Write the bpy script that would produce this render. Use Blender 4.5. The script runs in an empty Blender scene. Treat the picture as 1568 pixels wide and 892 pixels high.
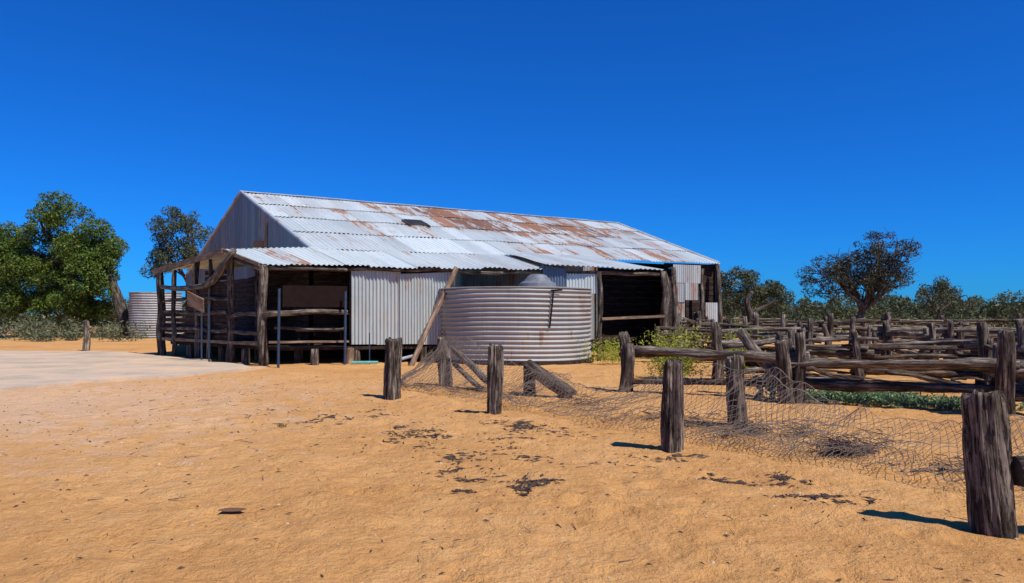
import bpy, math, random
import numpy as np
from mathutils import Vector, noise, Matrix
random.seed(7); np.random.seed(7)
scene=bpy.context.scene
V=Vector
# ------------------------------------------------------------ helpers
class Acc:
    def __init__(s): s.v=[];s.f=[];s.lc=[]
    def add(s,vs,fs,lcs=None):
        o=len(s.v); s.v.extend([tuple(v) for v in vs])
        s.f.extend([tuple(i+o for i in f) for f in fs])
        s.lc.extend([tuple(l) for l in (lcs if lcs else vs)])
    def build(s,name,mat,parent=None,smooth=False):
        me=bpy.data.meshes.new(name); me.from_pydata(s.v,[],s.f)
        a=me.attributes.new("lc",'FLOAT_VECTOR','POINT')
        a.data.foreach_set("vector",np.array(s.lc,dtype=np.float32).ravel())
        if smooth: me.polygons.foreach_set("use_smooth",[True]*len(me.polygons))
        me.materials.append(mat)
        ob=bpy.data.objects.new(name,me); scene.collection.objects.link(ob)
        if parent: ob.parent=parent
        return ob
def empty(name,loc=(0,0,0)):
    e=bpy.data.objects.new(name,None); e.empty_display_size=.3
    scene.collection.objects.link(e); return e
def frame(d):
    d=d.normalized(); up=V((0,0,1)) if abs(d.z)<.95 else V((1,0,0))
    x=d.cross(up).normalized(); y=d.cross(x).normalized(); return x,y
def log(acc,p0,p1,r0,r1,seed=0,segs=8,sides=12,wob=.03,rough=.14,cap=True,crack=0):
    p0=V(p0);p1=V(p1);d=p1-p0;L=d.length;x,y=frame(d)
    vs=[];fs=[];lc=[]
    for i in range(segs+1):
        t=i/segs
        wx=noise.noise(V((seed*3.1,t*L*.8,1.7)))*wob*2; wy=noise.noise(V((seed*5.3,t*L*.8,9.2)))*wob*2
        c=p0+d*t+x*wx+y*wy; r=r0+(r1-r0)*t
        for j in range(sides):
            a=2*math.pi*j/sides
            q=1+rough*2*noise.noise(V((math.cos(a)*1.6+seed,math.sin(a)*1.6,t*L*1.1+seed*7)))+rough*.9*noise.noise(V((math.cos(a)*5,math.sin(a)*5+seed,t*L*.5)))
            if crack:
                nn=noise.noise(V((math.cos(a)*6+seed,math.sin(a)*6,t*L*1.0+seed)))
                q+=crack*.8*nn-crack*max(0,.16-abs(noise.noise(V((math.cos(a)*3.3,math.sin(a)*3.3+seed,t*L*.7))) ))*3.2
                q+=crack*.5*noise.noise(V((math.cos(a)*13,math.sin(a)*13+seed,t*L*5)))
            if i==segs and cap: q*=.93
            tt=0
            if cap and i>=segs-1: tt=noise.noise(V((math.cos(a)*2+seed,math.sin(a)*2,seed)))*r*(.7 if i==segs else .5)
            vs.append(c+(x*math.cos(a)+y*math.sin(a))*r*q+d.normalized()*tt)
            lc.append((math.cos(a)*r,math.sin(a)*r,t*L+seed*13.37))
    for i in range(segs):
        for j in range(sides):
            k=(j+1)%sides
            fs.append((i*sides+j,(i+1)*sides+j,(i+1)*sides+k,i*sides+k))
    n=len(vs)
    vs.append(p0);lc.append((0,0,seed)); vs.append(sum((vs[segs*sides+j] for j in range(sides)),V())/sides);lc.append((0,0,L+seed*13.37))
    for j in range(sides):
        k=(j+1)%sides
        fs.append((n,j,k)); fs.append((n+1,segs*sides+k,segs*sides+j))
    acc.add(vs,fs,lc)
def polylog(acc,pts,rs,seed=0,sides=8,sub=4,rough=.25):
    P=[V(p) for p in pts]; out=[];R=[]
    for i in range(len(P)-1):
        a=P[max(i-1,0)];b=P[i];c=P[i+1];d=P[min(i+2,len(P)-1)]
        for k in range(sub):
            t=k/sub
            out.append(.5*((2*b)+(c-a)*t+(2*a-5*b+4*c-d)*t*t+(3*b-a-3*c+d)*t**3)); R.append(rs[i]+(rs[i+1]-rs[i])*t)
    out.append(P[-1]);R.append(rs[-1])
    vs=[];fs=[];lc=[];n=len(out);L=0
    x=None
    for i in range(n):
        d=(out[min(i+1,n-1)]-out[max(i-1,0)]).normalized()
        if x is None: x,_=frame(d)
        x=(x-d*x.dot(d)).normalized(); y=d.cross(x)
        if i: L+=(out[i]-out[i-1]).length
        for j in range(sides):
            a=2*math.pi*j/sides
            q=1+rough*noise.noise(V((math.cos(a)*1.5+seed,math.sin(a)*1.5,L*1.3)))+rough*1.0*noise.noise(V((math.cos(a)*3+seed,math.sin(a)*3,L*3.5)))
            vs.append(out[i]+(x*math.cos(a)+y*math.sin(a))*R[i]*q); lc.append((math.cos(a)*R[i],math.sin(a)*R[i],L+seed*11.1))
    for i in range(n-1):
        for j in range(sides):
            k=(j+1)%sides; fs.append((i*sides+j,i*sides+k,(i+1)*sides+k,(i+1)*sides+j))
    fs.append(tuple(range(sides))[::-1]); fs.append(tuple((n-1)*sides+j for j in range(sides)))
    acc.add(vs,fs,lc)
def beam(acc,p0,p1,w,h,seed=0,up=(0,0,1)):
    p0=V(p0);p1=V(p1);d=(p1-p0);L=d.length;dn=d.normalized();u=V(up)
    if abs(dn.dot(u))>.95:u=V((.3,.95,0))
    x=dn.cross(u).normalized();y=x.cross(dn).normalized()
    vs=[];lc=[]
    n=5
    for i in range(n):
        t=i/(n-1)
        o=x*noise.noise(V((seed,t*3,0)))*.012+y*noise.noise(V((seed,t*3,5)))*.012
        for sx,sy in((-1,-1),(1,-1),(1,1),(-1,1)):
            vs.append(p0+d*t+o+x*w/2*sx+y*h/2*sy); lc.append((sx*w/2,sy*h/2,t*L+seed*9.7))
    fs=[(3,2,1,0),tuple((n-1)*4+k for k in range(4))]
    for i in range(n-1):
        for j in range(4):
            k=(j+1)%4; fs.append((i*4+j,i*4+k,(i+1)*4+k,(i+1)*4+j))
    acc.add(vs,fs,lc)
def corr(acc,a,b,c,d,pitch=.13,amp=.018,nv=3,seed=0,lift0=0,lift1=0,v0=0,jit=.012,sheet=.78,edge=.0):
    """sheet patch: a->b across the corrugations, a->d along them (a,b top edge; d,c bottom edge)"""
    a,b,c,d=map(V,(a,b,c,d)); W=((b-a).length+(c-d).length)/2; H=((d-a).length+(c-b).length)/2
    nrm=(b-a).cross(d-a).normalized()
    if nrm.dot(V((0.2,-1,0.6)))<0:nrm=-nrm
    nu=max(8,int(W/pitch*6)); vs=[];fs=[];lc=[]
    rs=random.Random(seed)
    offs=[rs.uniform(-jit,jit) for _ in range(int(W/sheet)+3)]; ends=[rs.uniform(-edge,edge) for _ in range(int(W/sheet)+3)]
    for i in range(nv+1):
        t=i/nv
        for j in range(nu+1):
            s=j/nu;u=s*W;k=int(u/sheet)
            tt=t+(ends[k]/H if i==nv else 0)
            p=(a*(1-s)+b*s)*(1-tt)+(d*(1-s)+c*s)*tt
            o=math.sin(2*math.pi*u/pitch)*amp+offs[k]+lift0*(1-t)+lift1*t+.02*noise.noise(V((u*.7,t*H*.7,seed)))
            vs.append(p+nrm*o); lc.append((u+seed*50*sheet,v0+t*H,seed*1.3))
    for i in range(nv):
        for j in range(nu):
            q=i*(nu+1)+j; fs.append((q,q+1,q+nu+2,q+nu+1))
    acc.add(vs,fs,lc)
# ------------------------------------------------------------ node materials
def newmat(name):
    m=bpy.data.materials.new(name);m.use_nodes=True;nt=m.node_tree;nt.nodes.clear()
    o=nt.nodes.new('ShaderNodeOutputMaterial');p=nt.nodes.new('ShaderNodeBsdfPrincipled');nt.links.new(p.outputs[0],o.inputs[0])
    return m,nt,p
def N(nt,t,**k):
    n=nt.nodes.new('ShaderNode'+t)
    for a,b in k.items():
        if a.startswith('i_'):
            key=a[2:]; key=int(key) if key.isdigit() else key
            n.inputs[key].default_value=b
        else:setattr(n,a,b)
    return n
def math_(nt,op,a,b=None,c=None,clamp=False):
    n=nt.nodes.new('ShaderNodeMath');n.operation=op;n.use_clamp=clamp
    for i,x in enumerate((a,b,c)):
        if x is None:continue
        if isinstance(x,(int,float)):n.inputs[i].default_value=x
        else:nt.links.new(x,n.inputs[i])
    return n.outputs[0]
def mixc(nt,f,a,b,mode='MIX'):
    n=nt.nodes.new('ShaderNodeMix');n.data_type='RGBA';n.blend_type=mode
    for i,x in ((0,f),(6,a),(7,b)):
        if isinstance(x,(int,float)):n.inputs[i].default_value=x
        elif isinstance(x,tuple):n.inputs[i].default_value=(*x,1) if len(x)==3 else x
        else:nt.links.new(x,n.inputs[i])
    return n.outputs[2]
def ramp(nt,f,stops):
    n=nt.nodes.new('ShaderNodeValToRGB');e=n.color_ramp.elements
    while len(e)<len(stops):e.new(.5)
    for el,(p,c) in zip(e,stops):
        el.position=p; el.color=(*c,1) if isinstance(c,tuple) else (c,c,c,1)
    nt.links.new(f,n.inputs[0]);return n.outputs[0]
def attr(nt): return N(nt,'Attribute',attribute_name='lc').outputs['Vector']
def nz(nt,vec,scale,detail=4,rough=.55,sc=None):
    if sc:
        m=N(nt,'Mapping');m.inputs['Scale'].default_value=sc;nt.links.new(vec,m.inputs[0]);vec=m.outputs[0]
    n=N(nt,'TexNoise');n.inputs['Scale'].default_value=scale;n.inputs['Detail'].default_value=detail;n.inputs['Roughness'].default_value=rough
    nt.links.new(vec,n.inputs['Vector']);return n.outputs['Fac']
def bump(nt,p,h,strength=.5,dist=.02):
    b=N(nt,'Bump');b.inputs['Strength'].default_value=strength;b.inputs['Distance'].default_value=dist
    nt.links.new(h,b.inputs['Height']);nt.links.new(b.outputs[0],p.inputs['Normal'])
def mr(nt,v,a,b,c=0.,d=1.):
    n=N(nt,'MapRange',i_1=a,i_2=b,i_3=c,i_4=d);nt.links.new(v,n.inputs[0]);return n.outputs[0]
def m_corr(name,base=(.5,.52,.55),rust=.5,var=.3,sheet=.78,row=2.6,metal=.35,rough=.42,rustcol=((.12,.038,.014),(.34,.125,.04)),bias=None,cell=.26):
    m,nt,p=newmat(name);lc=attr(nt)
    sp=N(nt,'SeparateXYZ');nt.links.new(lc,sp.inputs[0])
    iu=math_(nt,'FLOOR',math_(nt,'DIVIDE',sp.outputs[0],sheet)); iv=math_(nt,'FLOOR',math_(nt,'DIVIDE',sp.outputs[1],row))
    cb=N(nt,'CombineXYZ');nt.links.new(iu,cb.inputs[0]);nt.links.new(iv,cb.inputs[1]);nt.links.new(sp.outputs[2],cb.inputs[2])
    wn=N(nt,'TexWhiteNoise',noise_dimensions='3D');nt.links.new(cb.outputs[0],wn.inputs['Vector']);rnd=wn.outputs['Value']
    sc=N(nt,'SeparateColor');nt.links.new(wn.outputs['Color'],sc.inputs[0]);rnd2=sc.outputs[1]
    n1=nz(nt,lc,1.0,6,.65,(3.6,.36,1)); n2=nz(nt,lc,1.0,5,.6,(.24,.34,1)); n3=nz(nt,lc,1,6,.7,(14,2.2,1)); n4=nz(nt,lc,1,5,.65,(9,.5,1))
    f=math_(nt,'ADD',math_(nt,'MULTIPLY',n1,.72),math_(nt,'MULTIPLY',n2,.58))
    f=math_(nt,'ADD',f,math_(nt,'MULTIPLY',math_(nt,'SUBTRACT',rnd,.5),cell))
    f=math_(nt,'ADD',f,math_(nt,'MULTIPLY',math_(nt,'SUBTRACT',n3,.5),.35))
    f=math_(nt,'ADD',f,math_(nt,'MULTIPLY',math_(nt,'SUBTRACT',n4,.5),.45))
    if bias: # (u start,u end,amount): the more weathered stretch of the roof
        f=math_(nt,'ADD',f,mr(nt,sp.outputs[0],bias[0],bias[0]+3,0,bias[2]))
        f=math_(nt,'SUBTRACT',f,mr(nt,sp.outputs[0],bias[1]-2,bias[1]+1,0,bias[2]*1.3))
        f=math_(nt,'SUBTRACT',f,mr(nt,sp.outputs[1],5.0,10.5,0,.13))
    th=.92-.32*rust
    mk=mr(nt,f,th,th+.045)
    val=math_(nt,'ADD',1-var*.5,math_(nt,'MULTIPLY',rnd2,var))
    g=math_(nt,'MULTIPLY',val,math_(nt,'ADD',.56,math_(nt,'ADD',math_(nt,'MULTIPLY',n3,.42),math_(nt,'MULTIPLY',n4,.46))))
    cc=N(nt,'CombineXYZ')
    for i in range(3): nt.links.new(math_(nt,'MULTIPLY',g,base[i]),cc.inputs[i])
    rc=ramp(nt,math_(nt,'ADD',math_(nt,'MULTIPLY',n3,.5),math_(nt,'MULTIPLY',rnd,.5)),[(.3,rustcol[0]),(.7,rustcol[1])])
    halo=mr(nt,f,th-.14,th+.02)
    c1=mixc(nt,math_(nt,'MULTIPLY',halo,.35),cc.outputs[0],(.42,.27,.15))
    col=mixc(nt,math_(nt,'MULTIPLY',mk,.9),c1,rc)
    nt.links.new(col,p.inputs['Base Color'])
    nt.links.new(math_(nt,'MULTIPLY',math_(nt,'SUBTRACT',1,mk),metal),p.inputs['Metallic'])
    nt.links.new(math_(nt,'ADD',rough,math_(nt,'MULTIPLY',mk,.35)),p.inputs['Roughness'])
    bump(nt,p,n3,.2,.01)
    return m
def m_wood(name,c0,c1,c2,sc=(30,30,2.0),bs=1.,rough=.88,bd=.02,ckc=.75):
    m,nt,p=newmat(name);lc=attr(nt)
    n1=nz(nt,lc,1,7,.7,sc); n2=nz(nt,lc,1,5,.65,(6,6,2.4)); n3=nz(nt,lc,1,5,.7,(60,60,3))
    f=math_(nt,'ADD',math_(nt,'MULTIPLY',n1,.5),math_(nt,'MULTIPLY',n2,.5))
    col=ramp(nt,f,[(.38,c0),(.5,c1),(.61,c2)])
    ck=mr(nt,math_(nt,'ABSOLUTE',math_(nt,'SUBTRACT',n1,.47)),.0,.03)  # long drying cracks
    col=mixc(nt,math_(nt,'MULTIPLY',math_(nt,'SUBTRACT',1,ck),ckc),col,(.012,.009,.007))
    nt.links.new(col,p.inputs['Base Color']);p.inputs['Roughness'].default_value=rough
    p.inputs['Specular IOR Level'].default_value=.2
    h=math_(nt,'ADD',math_(nt,'MULTIPLY',ck,.6),math_(nt,'ADD',n1,math_(nt,'MULTIPLY',n3,.3)))
    bump(nt,p,h,bs,bd);return m
def m_leaf(name,c0,c1,c2,trans=.2):
    m,nt,p=newmat(name)
    g=N(nt,'NewGeometry');n1=nz(nt,g.outputs['Position'],.9,3)
    f=math_(nt,'ADD',math_(nt,'MULTIPLY',g.outputs['Random Per Island'],.5),math_(nt,'MULTIPLY',n1,.6))
    col=ramp(nt,f,[(.25,c0),(.55,c1),(.85,c2)])
    nt.links.new(col,p.inputs['Base Color']);p.inputs['Roughness'].default_value=.6;p.inputs['Specular IOR Level'].default_value=.3
    t=N(nt,'BsdfTranslucent');nt.links.new(col,t.inputs[0]);mx=N(nt,'MixShader');mx.inputs[0].default_value=trans
    nt.links.new(p.outputs[0],mx.inputs[1]);nt.links.new(t.outputs[0],mx.inputs[2])
    nt.links.new(mx.outputs[0],[n for n in nt.nodes if n.type=='OUTPUT_MATERIAL'][0].inputs[0]);return m
def m_plain(name,c,rough=.7,metal=0,var=.25,scale=6,spec=.4):
    m,nt,p=newmat(name);g=N(nt,'NewGeometry');n=nz(nt,g.outputs['Position'],scale,5)
    c0=tuple(x*(1-var) for x in c);c1=tuple(min(1,x*(1+var)) for x in c)
    nt.links.new(ramp(nt,n,[(.3,c0),(.7,c1)]),p.inputs['Base Color']);p.inputs['Roughness'].default_value=rough;p.inputs['Metallic'].default_value=metal
    p.inputs['Specular IOR Level'].default_value=spec
    bump(nt,p,n,.2,.01);return m
M_roof=m_corr('roof_iron',(.64,.69,.66),rust=.635,var=.34,bias=(45.5,57,.10),row=3.2,metal=.15,cell=.22)
M_roof2=m_corr('lean_to_iron',(.60,.65,.62),rust=.34,var=.34,row=9,metal=.15)
M_wall=m_corr('wall_iron',(.44,.475,.45),rust=.14,var=.36,row=9,metal=.1,cell=.1)
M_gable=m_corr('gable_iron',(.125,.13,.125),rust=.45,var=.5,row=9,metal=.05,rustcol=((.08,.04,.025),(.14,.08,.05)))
M_patch=m_corr('patched_iron',(.48,.49,.46),rust=.46,var=.55,sheet=.7,row=1.2,metal=.1)
M_tank=m_corr('tank_iron',(.37,.36,.335),rust=.24,var=.26,sheet=2.4,row=.95,metal=.05,rough=.6,rustcol=((.12,.07,.05),(.25,.16,.11)))
M_post=m_wood('weathered_post',(.032,.023,.018),(.115,.085,.064),(.31,.245,.19))
M_rail=m_wood('weathered_rail',(.028,.020,.014),(.10,.07,.049),(.25,.19,.135),bs=1)
M_pale=m_wood('grey_rail',(.055,.043,.034),(.18,.14,.105),(.39,.32,.25),bs=.9,ckc=.6)
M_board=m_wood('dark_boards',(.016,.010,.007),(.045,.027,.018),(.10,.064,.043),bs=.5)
M_tan=m_wood('tan_timber',(.12,.07,.045),(.24,.15,.09),(.40,.29,.2),bs=.4,ckc=.4)
M_bark=m_wood('tree_bark',(.03,.024,.02),(.085,.068,.052),(.17,.14,.11),sc=(12,12,2))
M_dark=m_plain('sign_panel_paint',(.018,.009,.008),.9,spec=.1)
M_blue=m_plain('steel_pipe_paint',(.035,.055,.095),.5,.2)
M_wire=m_plain('weathered_wire',(.19,.145,.115),.7,.1)
M_twig=m_plain('dry_twigs',(.10,.072,.062),.9,0,.5)
M_bl=m_plain('bark_flakes',(.06,.038,.03),.9,0,.5)
# ------------------------------------------------------------ ground
rf=random.Random(101)
feet={}
for _ in range(4200): # scuffs and footprints pressed into the sand
    x=rf.uniform(-11,11);y=rf.uniform(2,20);a=rf.uniform(-.9,.9)+1.57*(rf.random()<.3);l=rf.uniform(.07,.16);w=l*rf.uniform(.35,.7);dp=rf.uniform(.008,.034)
    c=(x,y,math.cos(a),math.sin(a),l,w,dp)
    for i in range(-1,2):
        for j in range(-1,2): feet.setdefault((int(x//.5)+i,int(y//.5)+j),[]).append(c)
def gz(x,y):
    r=math.hypot(x,y-5)
    k=max(0,1-r/60)
    if k==0: return .015*noise.noise(V((x*.25,y*.25,0)))
    z=.05*noise.noise(V((x*.25,y*.25,0)))+k*(.045*noise.noise(V((x*1.1,y*1.1,3)))+.022*noise.noise(V((x*3.4,y*3.4,7)))+.014*noise.noise(V((x*8,y*8,17))))
    for (fx,fy,c,s,l,w,dp) in feet.get((int(x//.5),int(y//.5)),()):
        dx=x-fx;dy=y-fy;u=(dx*c+dy*s)/w;v=(-dx*s+dy*c)/l;d=u*u+v*v
        if d<6: z+=dp*(-math.exp(-d*1.3)+.45*math.exp(-(math.sqrt(d)-1.5)**2*3))
    return z
na=660
A=np.linspace(-1,1,na);xs=np.sinh(A*6.3)*3.4
ys=5.0+np.sinh(np.linspace(-.38,1,na)*6.3)*3.4
vs=[(x,y,gz(x,y) if abs(x)<60 and abs(y)<60 else 0) for y in ys for x in xs]
idx=np.arange(na*na).reshape(na,na)
F=np.stack([idx[:-1,:-1],idx[:-1,1:],idx[1:,1:],idx[1:,:-1]],-1).reshape(-1,4)
me=bpy.data.meshes.new('ground');me.from_pydata(vs,[],F.tolist());me.polygons.foreach_set("use_smooth",[True]*len(me.polygons))
ground=bpy.data.objects.new('ground',me);scene.collection.objects.link(ground)
m,nt,p=newmat('orange_sand');g=N(nt,'NewGeometry');P=g.outputs['Position']
a1=nz(nt,P,.35,5,.6);a2=nz(nt,P,2.2,6,.65);a3=nz(nt,P,14,5,.7);a4=nz(nt,P,90,3,.7)
f=math_(nt,'ADD',math_(nt,'MULTIPLY',a1,.4),math_(nt,'ADD',math_(nt,'MULTIPLY',a2,.35),math_(nt,'MULTIPLY',a3,.25)))
col=ramp(nt,f,[(.36,(.51,.245,.080)),(.5,(.67,.345,.122)),(.64,(.76,.435,.18))])
sp=N(nt,'SeparateXYZ');nt.links.new(P,sp.inputs[0])
dx=math_(nt,'DIVIDE',math_(nt,'ADD',sp.outputs[0],9.5),6.5);dy=math_(nt,'DIVIDE',math_(nt,'SUBTRACT',sp.outputs[1],12.5),6.5)
rr=math_(nt,'SQRT',math_(nt,'ADD',math_(nt,'MULTIPLY',dx,dx),math_(nt,'MULTIPLY',dy,dy)))
rr=math_(nt,'ADD',rr,math_(nt,'MULTIPLY',math_(nt,'SUBTRACT',a2,.5),3.2))
pm=mr(nt,rr,1.1,.3)
col=mixc(nt,math_(nt,'MULTIPLY',pm,.6),col,(.78,.54,.36))
fm=mr(nt,sp.outputs[1],38,75)
col=mixc(nt,math_(nt,'MULTIPLY',fm,.6),col,(.32,.2,.10))
dk=mr(nt,a3,.56,.68)
col=mixc(nt,math_(nt,'MULTIPLY',dk,.42),col,(.36,.165,.06))
sg=mr(nt,a4,.62,.74)
col=mixc(nt,math_(nt,'MULTIPLY',sg,.5),col,(.28,.15,.07))
nt.links.new(col,p.inputs['Base Color']);p.inputs['Roughness'].default_value=.95;p.inputs['Specular IOR Level'].default_value=.1
h=math_(nt,'ADD',math_(nt,'MULTIPLY',nz(nt,P,5,7,.68),1.6),math_(nt,'ADD',math_(nt,'MULTIPLY',nz(nt,P,22,5,.65),.6),math_(nt,'MULTIPLY',a4,.16)))
bump(nt,p,h,.95,.06);me.materials.append(m)
# gravel pad on the left
ac=Acc()
pad=[(-40,14.0),(-10.7,15.0),(-9.6,17.0),(-8.1,19.0),(-7.3,21.2),(-8.2,22.6),(-12.9,27.2),(-15.6,30),(-22,31),(-45,31)]
pp=[]
for i in range(len(pad)):
    a=V(pad[i]);b=V(pad[(i+1)%len(pad)]);n=max(1,int((b-a).length/.3))
    for k in range(n):
        q=a+(b-a)*k/n; o=noise.noise(V((q.x*.9,q.y*.9,2)))*.5+noise.noise(V((q.x*3,q.y*3,2)))*.25; pp.append((q.x+o*.5,q.y+o))
n=len(pp);ac.add([(x,y,.06) for x,y in pp]+[(x,y,-.12) for x,y in pp],[tuple(range(n))]+[(i,i+n,(i+1)%n+n,(i+1)%n) for i in range(n)])
m,nt,p=newmat('pale_gravel');g=N(nt,'NewGeometry');P=g.outputs['Position'];b1=nz(nt,P,.7,6,.65);b2=nz(nt,P,30,4,.7)
col=ramp(nt,math_(nt,'ADD',math_(nt,'MULTIPLY',b1,.7),math_(nt,'MULTIPLY',b2,.3)),[(.38,(.42,.31,.21)),(.5,(.53,.41,.29)),(.60,(.68,.45,.26))])
nt.links.new(col,p.inputs['Base Color']);p.inputs['Roughness'].default_value=.95;bump(nt,p,b2,.5,.02)
ac.build('gravel_pad',m)
# ------------------------------------------------------------ wool shed
shed=empty('corrugated_iron_woolshed')
Mc=V((-6.7,24.5,3.77));Cc=V((9.44,33.75,3.9));Ap=V((-12.5,34,7.2));Re=V((6.53,45.8,7.2));Bk=V((-19.2,43.4,3.77));Bk2=V((1,56.5,3.8))
Pk=V((-9.41,24.2,3.70));Fc=V((-7.64,22.6,3.14));Lc=V((-13.3,27.8,3.27));E1=V((-5.26,23.4,3.12));E2=V((5.45,26.1,3.1));T2=V((3.0,30.05,3.83))
up=V((0,0,1))
def lerp(a,b,t):return a+(b-a)*t
ac=Acc()
rows=4
for r in range(rows):
    t0=r/rows;t1=(r+1)/rows+.012
    corr(ac,lerp(Ap,Mc,t0),lerp(Re,Cc,t0),lerp(Re,Cc,t1),lerp(Ap,Mc,t1),pitch=.17,amp=.02,nv=5,seed=1,lift0=.0,lift1=.03,v0=r*3.2+.01,jit=.012,edge=.07)
ac.build('roof_front_slope',M_roof,shed)
ac=Acc();corr(ac,Re,Ap,Bk,Bk2,pitch=.3,amp=.02,nv=4,seed=3);ac.build('roof_back_slope',M_roof,shed)
ac=Acc()
for i in range(9):
    a=lerp(Ap,Re,i/9);b=lerp(Ap,Re,(i+1)/9+.003);beam(ac,a+up*(.04+.012*(i%2)),b+up*(.04+.012*(i%2)),.26,.03,i+1)
beam(ac,Ap+up*.05,Mc+up*.03,.1,.07,2);beam(ac,Re+up*.05,Cc+up*.05,.12,.07,3);beam(ac,Ap+up*.02,Bk+up*.02,.08,.12,4)
ac.build('ridge_and_barge_flashing',m_corr('flashing_iron',(.56,.59,.57),rust=.45),shed)
nrm=(Re-Ap).cross(Mc-Ap).normalized(); nrm=nrm if nrm.z>0 else -nrm
def rp(s,t,o=0): return lerp(lerp(Ap,Re,s),lerp(Mc,Cc,s),t)+nrm*o
ac=Acc()
for i in range(7):
    t=.455+.014*i; beam(ac,rp(.285,t,.10+.003*i),rp(.325,t,.10+.003*i),.02,.10,i,up=nrm)
beam(ac,rp(.283,.445,.07),rp(.283,.555,.07),.05,.10,9,up=nrm);beam(ac,rp(.327,.445,.07),rp(.327,.555,.07),.05,.10,9,up=nrm)
ac.build('roof_vent',m_plain('vent_iron',(.05,.055,.065),.6,.1),shed)
# left gable wall
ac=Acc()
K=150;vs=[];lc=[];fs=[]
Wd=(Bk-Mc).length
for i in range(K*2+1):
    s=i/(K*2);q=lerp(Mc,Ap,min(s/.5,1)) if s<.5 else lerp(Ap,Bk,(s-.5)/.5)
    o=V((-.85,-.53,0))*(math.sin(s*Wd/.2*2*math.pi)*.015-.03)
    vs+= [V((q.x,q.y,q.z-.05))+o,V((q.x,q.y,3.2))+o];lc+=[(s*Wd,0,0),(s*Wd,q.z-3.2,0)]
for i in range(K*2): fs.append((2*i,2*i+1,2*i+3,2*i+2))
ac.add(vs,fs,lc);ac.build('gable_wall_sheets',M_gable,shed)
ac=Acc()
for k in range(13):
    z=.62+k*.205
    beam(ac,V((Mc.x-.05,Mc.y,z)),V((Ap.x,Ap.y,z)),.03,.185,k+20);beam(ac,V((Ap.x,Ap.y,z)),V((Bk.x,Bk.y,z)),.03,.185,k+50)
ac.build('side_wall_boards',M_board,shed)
ac=Acc()
q=lerp(Mc,Ap,.50);beam(ac,V((q.x-.12,q.y-.07,3.4)),V((q.x-.12,q.y-.07,q.z-.25)),.14,.05,3)  # strip painted as the dark of a gap; next one is a rusty panel
q=lerp(Mc,Ap,.62);beam(ac,V((q.x-.12,q.y-.07,3.4)),V((q.x-.12,q.y-.07,4.6)),.5,.04,4)
ac.build('gable_gap_and_rust',m_corr('gap_and_rust_iron',(.12,.07,.05),rust=.9),shed)
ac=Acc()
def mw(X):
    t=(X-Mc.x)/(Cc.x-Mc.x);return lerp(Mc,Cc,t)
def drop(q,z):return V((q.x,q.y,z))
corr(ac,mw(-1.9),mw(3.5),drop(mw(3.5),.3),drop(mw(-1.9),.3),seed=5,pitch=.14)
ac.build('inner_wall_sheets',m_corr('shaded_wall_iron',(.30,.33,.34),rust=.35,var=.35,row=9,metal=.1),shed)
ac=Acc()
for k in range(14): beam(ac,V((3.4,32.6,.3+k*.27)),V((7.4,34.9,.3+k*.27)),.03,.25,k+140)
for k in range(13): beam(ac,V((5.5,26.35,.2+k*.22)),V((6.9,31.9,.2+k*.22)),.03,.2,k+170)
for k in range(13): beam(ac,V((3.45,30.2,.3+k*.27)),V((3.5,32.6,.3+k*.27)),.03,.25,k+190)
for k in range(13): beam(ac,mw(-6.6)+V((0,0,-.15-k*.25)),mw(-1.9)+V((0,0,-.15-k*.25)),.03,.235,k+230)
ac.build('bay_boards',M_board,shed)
ac=Acc()
corr(ac,Cc,Bk2,drop(Bk2,.2),drop(Cc,.2),seed=6,pitch=.3);corr(ac,Bk2,Bk,drop(Bk,0),drop(Bk2,0),seed=7,pitch=.3)
ac.build('rear_wall_sheets',M_wall,shed)
ac=Acc();o=V((.1,-.25,0))
def wallp(x0,x1,z0,z1,sd,dy=0):
    a=mw(x0)+o+V((0,dy,0));b=mw(x1)+o+V((0,dy,0));corr(ac,drop(a,z1),drop(b,z1),drop(b,z0),drop(a,z0),seed=sd,pitch=.12,nv=2)
wallp(6.9,8.3,2.95,3.75,41);wallp(6.9,7.5,2.1,2.93,12,-.02);wallp(7.5,8.15,2.2,2.97,43,-.05);wallp(6.9,7.5,.4,2.08,14);wallp(8.55,9.3,.3,2.1,45,-.03)
ac.build('patched_end_wall',M_patch,shed)
ac=Acc()
for k in range(15): beam(ac,mw(6.7)+V((0,.3,-.15-k*.24)),mw(9.35)+V((0,.3,-.15-k*.24)),.03,.22,k+200)
ac.build('end_wall_backing',M_board,shed)
ac=Acc()
pts=[V((-7.3,22.9,.55)),V((-4.9,23.65,.55)),V((-1.9,24.5,.55)),V((-1.9,27,.55)),drop(Cc,.55),drop(Bk2,.55),drop(Bk,.55),V((-13,28,.55))]
pts=[p+V((0.02,.05,0)) for p in pts];n=len(pts)
ac.add(pts+[p-up*.1 for p in pts],[tuple(range(n)),tuple(range(2*n-1,n-1,-1))]+[(i,i+n,(i+1)%n+n,(i+1)%n) for i in range(n)])
ac.build('floor_deck',M_board,shed)
# lean-to roof
ac=Acc()
Em=lerp(E1,E2,.60);Tm=lerp(Mc,T2,.66)
corr(ac,Pk+up*.02,Mc+up*.04,E1,Fc,pitch=.17,amp=.022,nv=3,seed=21,jit=.015,edge=.08)
corr(ac,Mc+up*.03,Tm+up*.02,Em,E1+V((.02,0,0)),pitch=.17,amp=.022,nv=4,seed=22,jit=.02,edge=.1)
corr(ac,Tm+up*.12,T2+up*.12,E2+up*.04,Em+up*.13+V((.0,-.25,0)),pitch=.17,amp=.022,nv=4,seed=23,jit=.02,edge=.07)
W2=V((-12.2,32.8,3.62))
corr(ac,Mc+up*.02,Pk+up*.02,Lc+V((-.15,.1,0)),W2,pitch=.17,amp=.02,nv=4,seed=24)
ac.build('lean_to_roof',M_roof2,shed)
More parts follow.
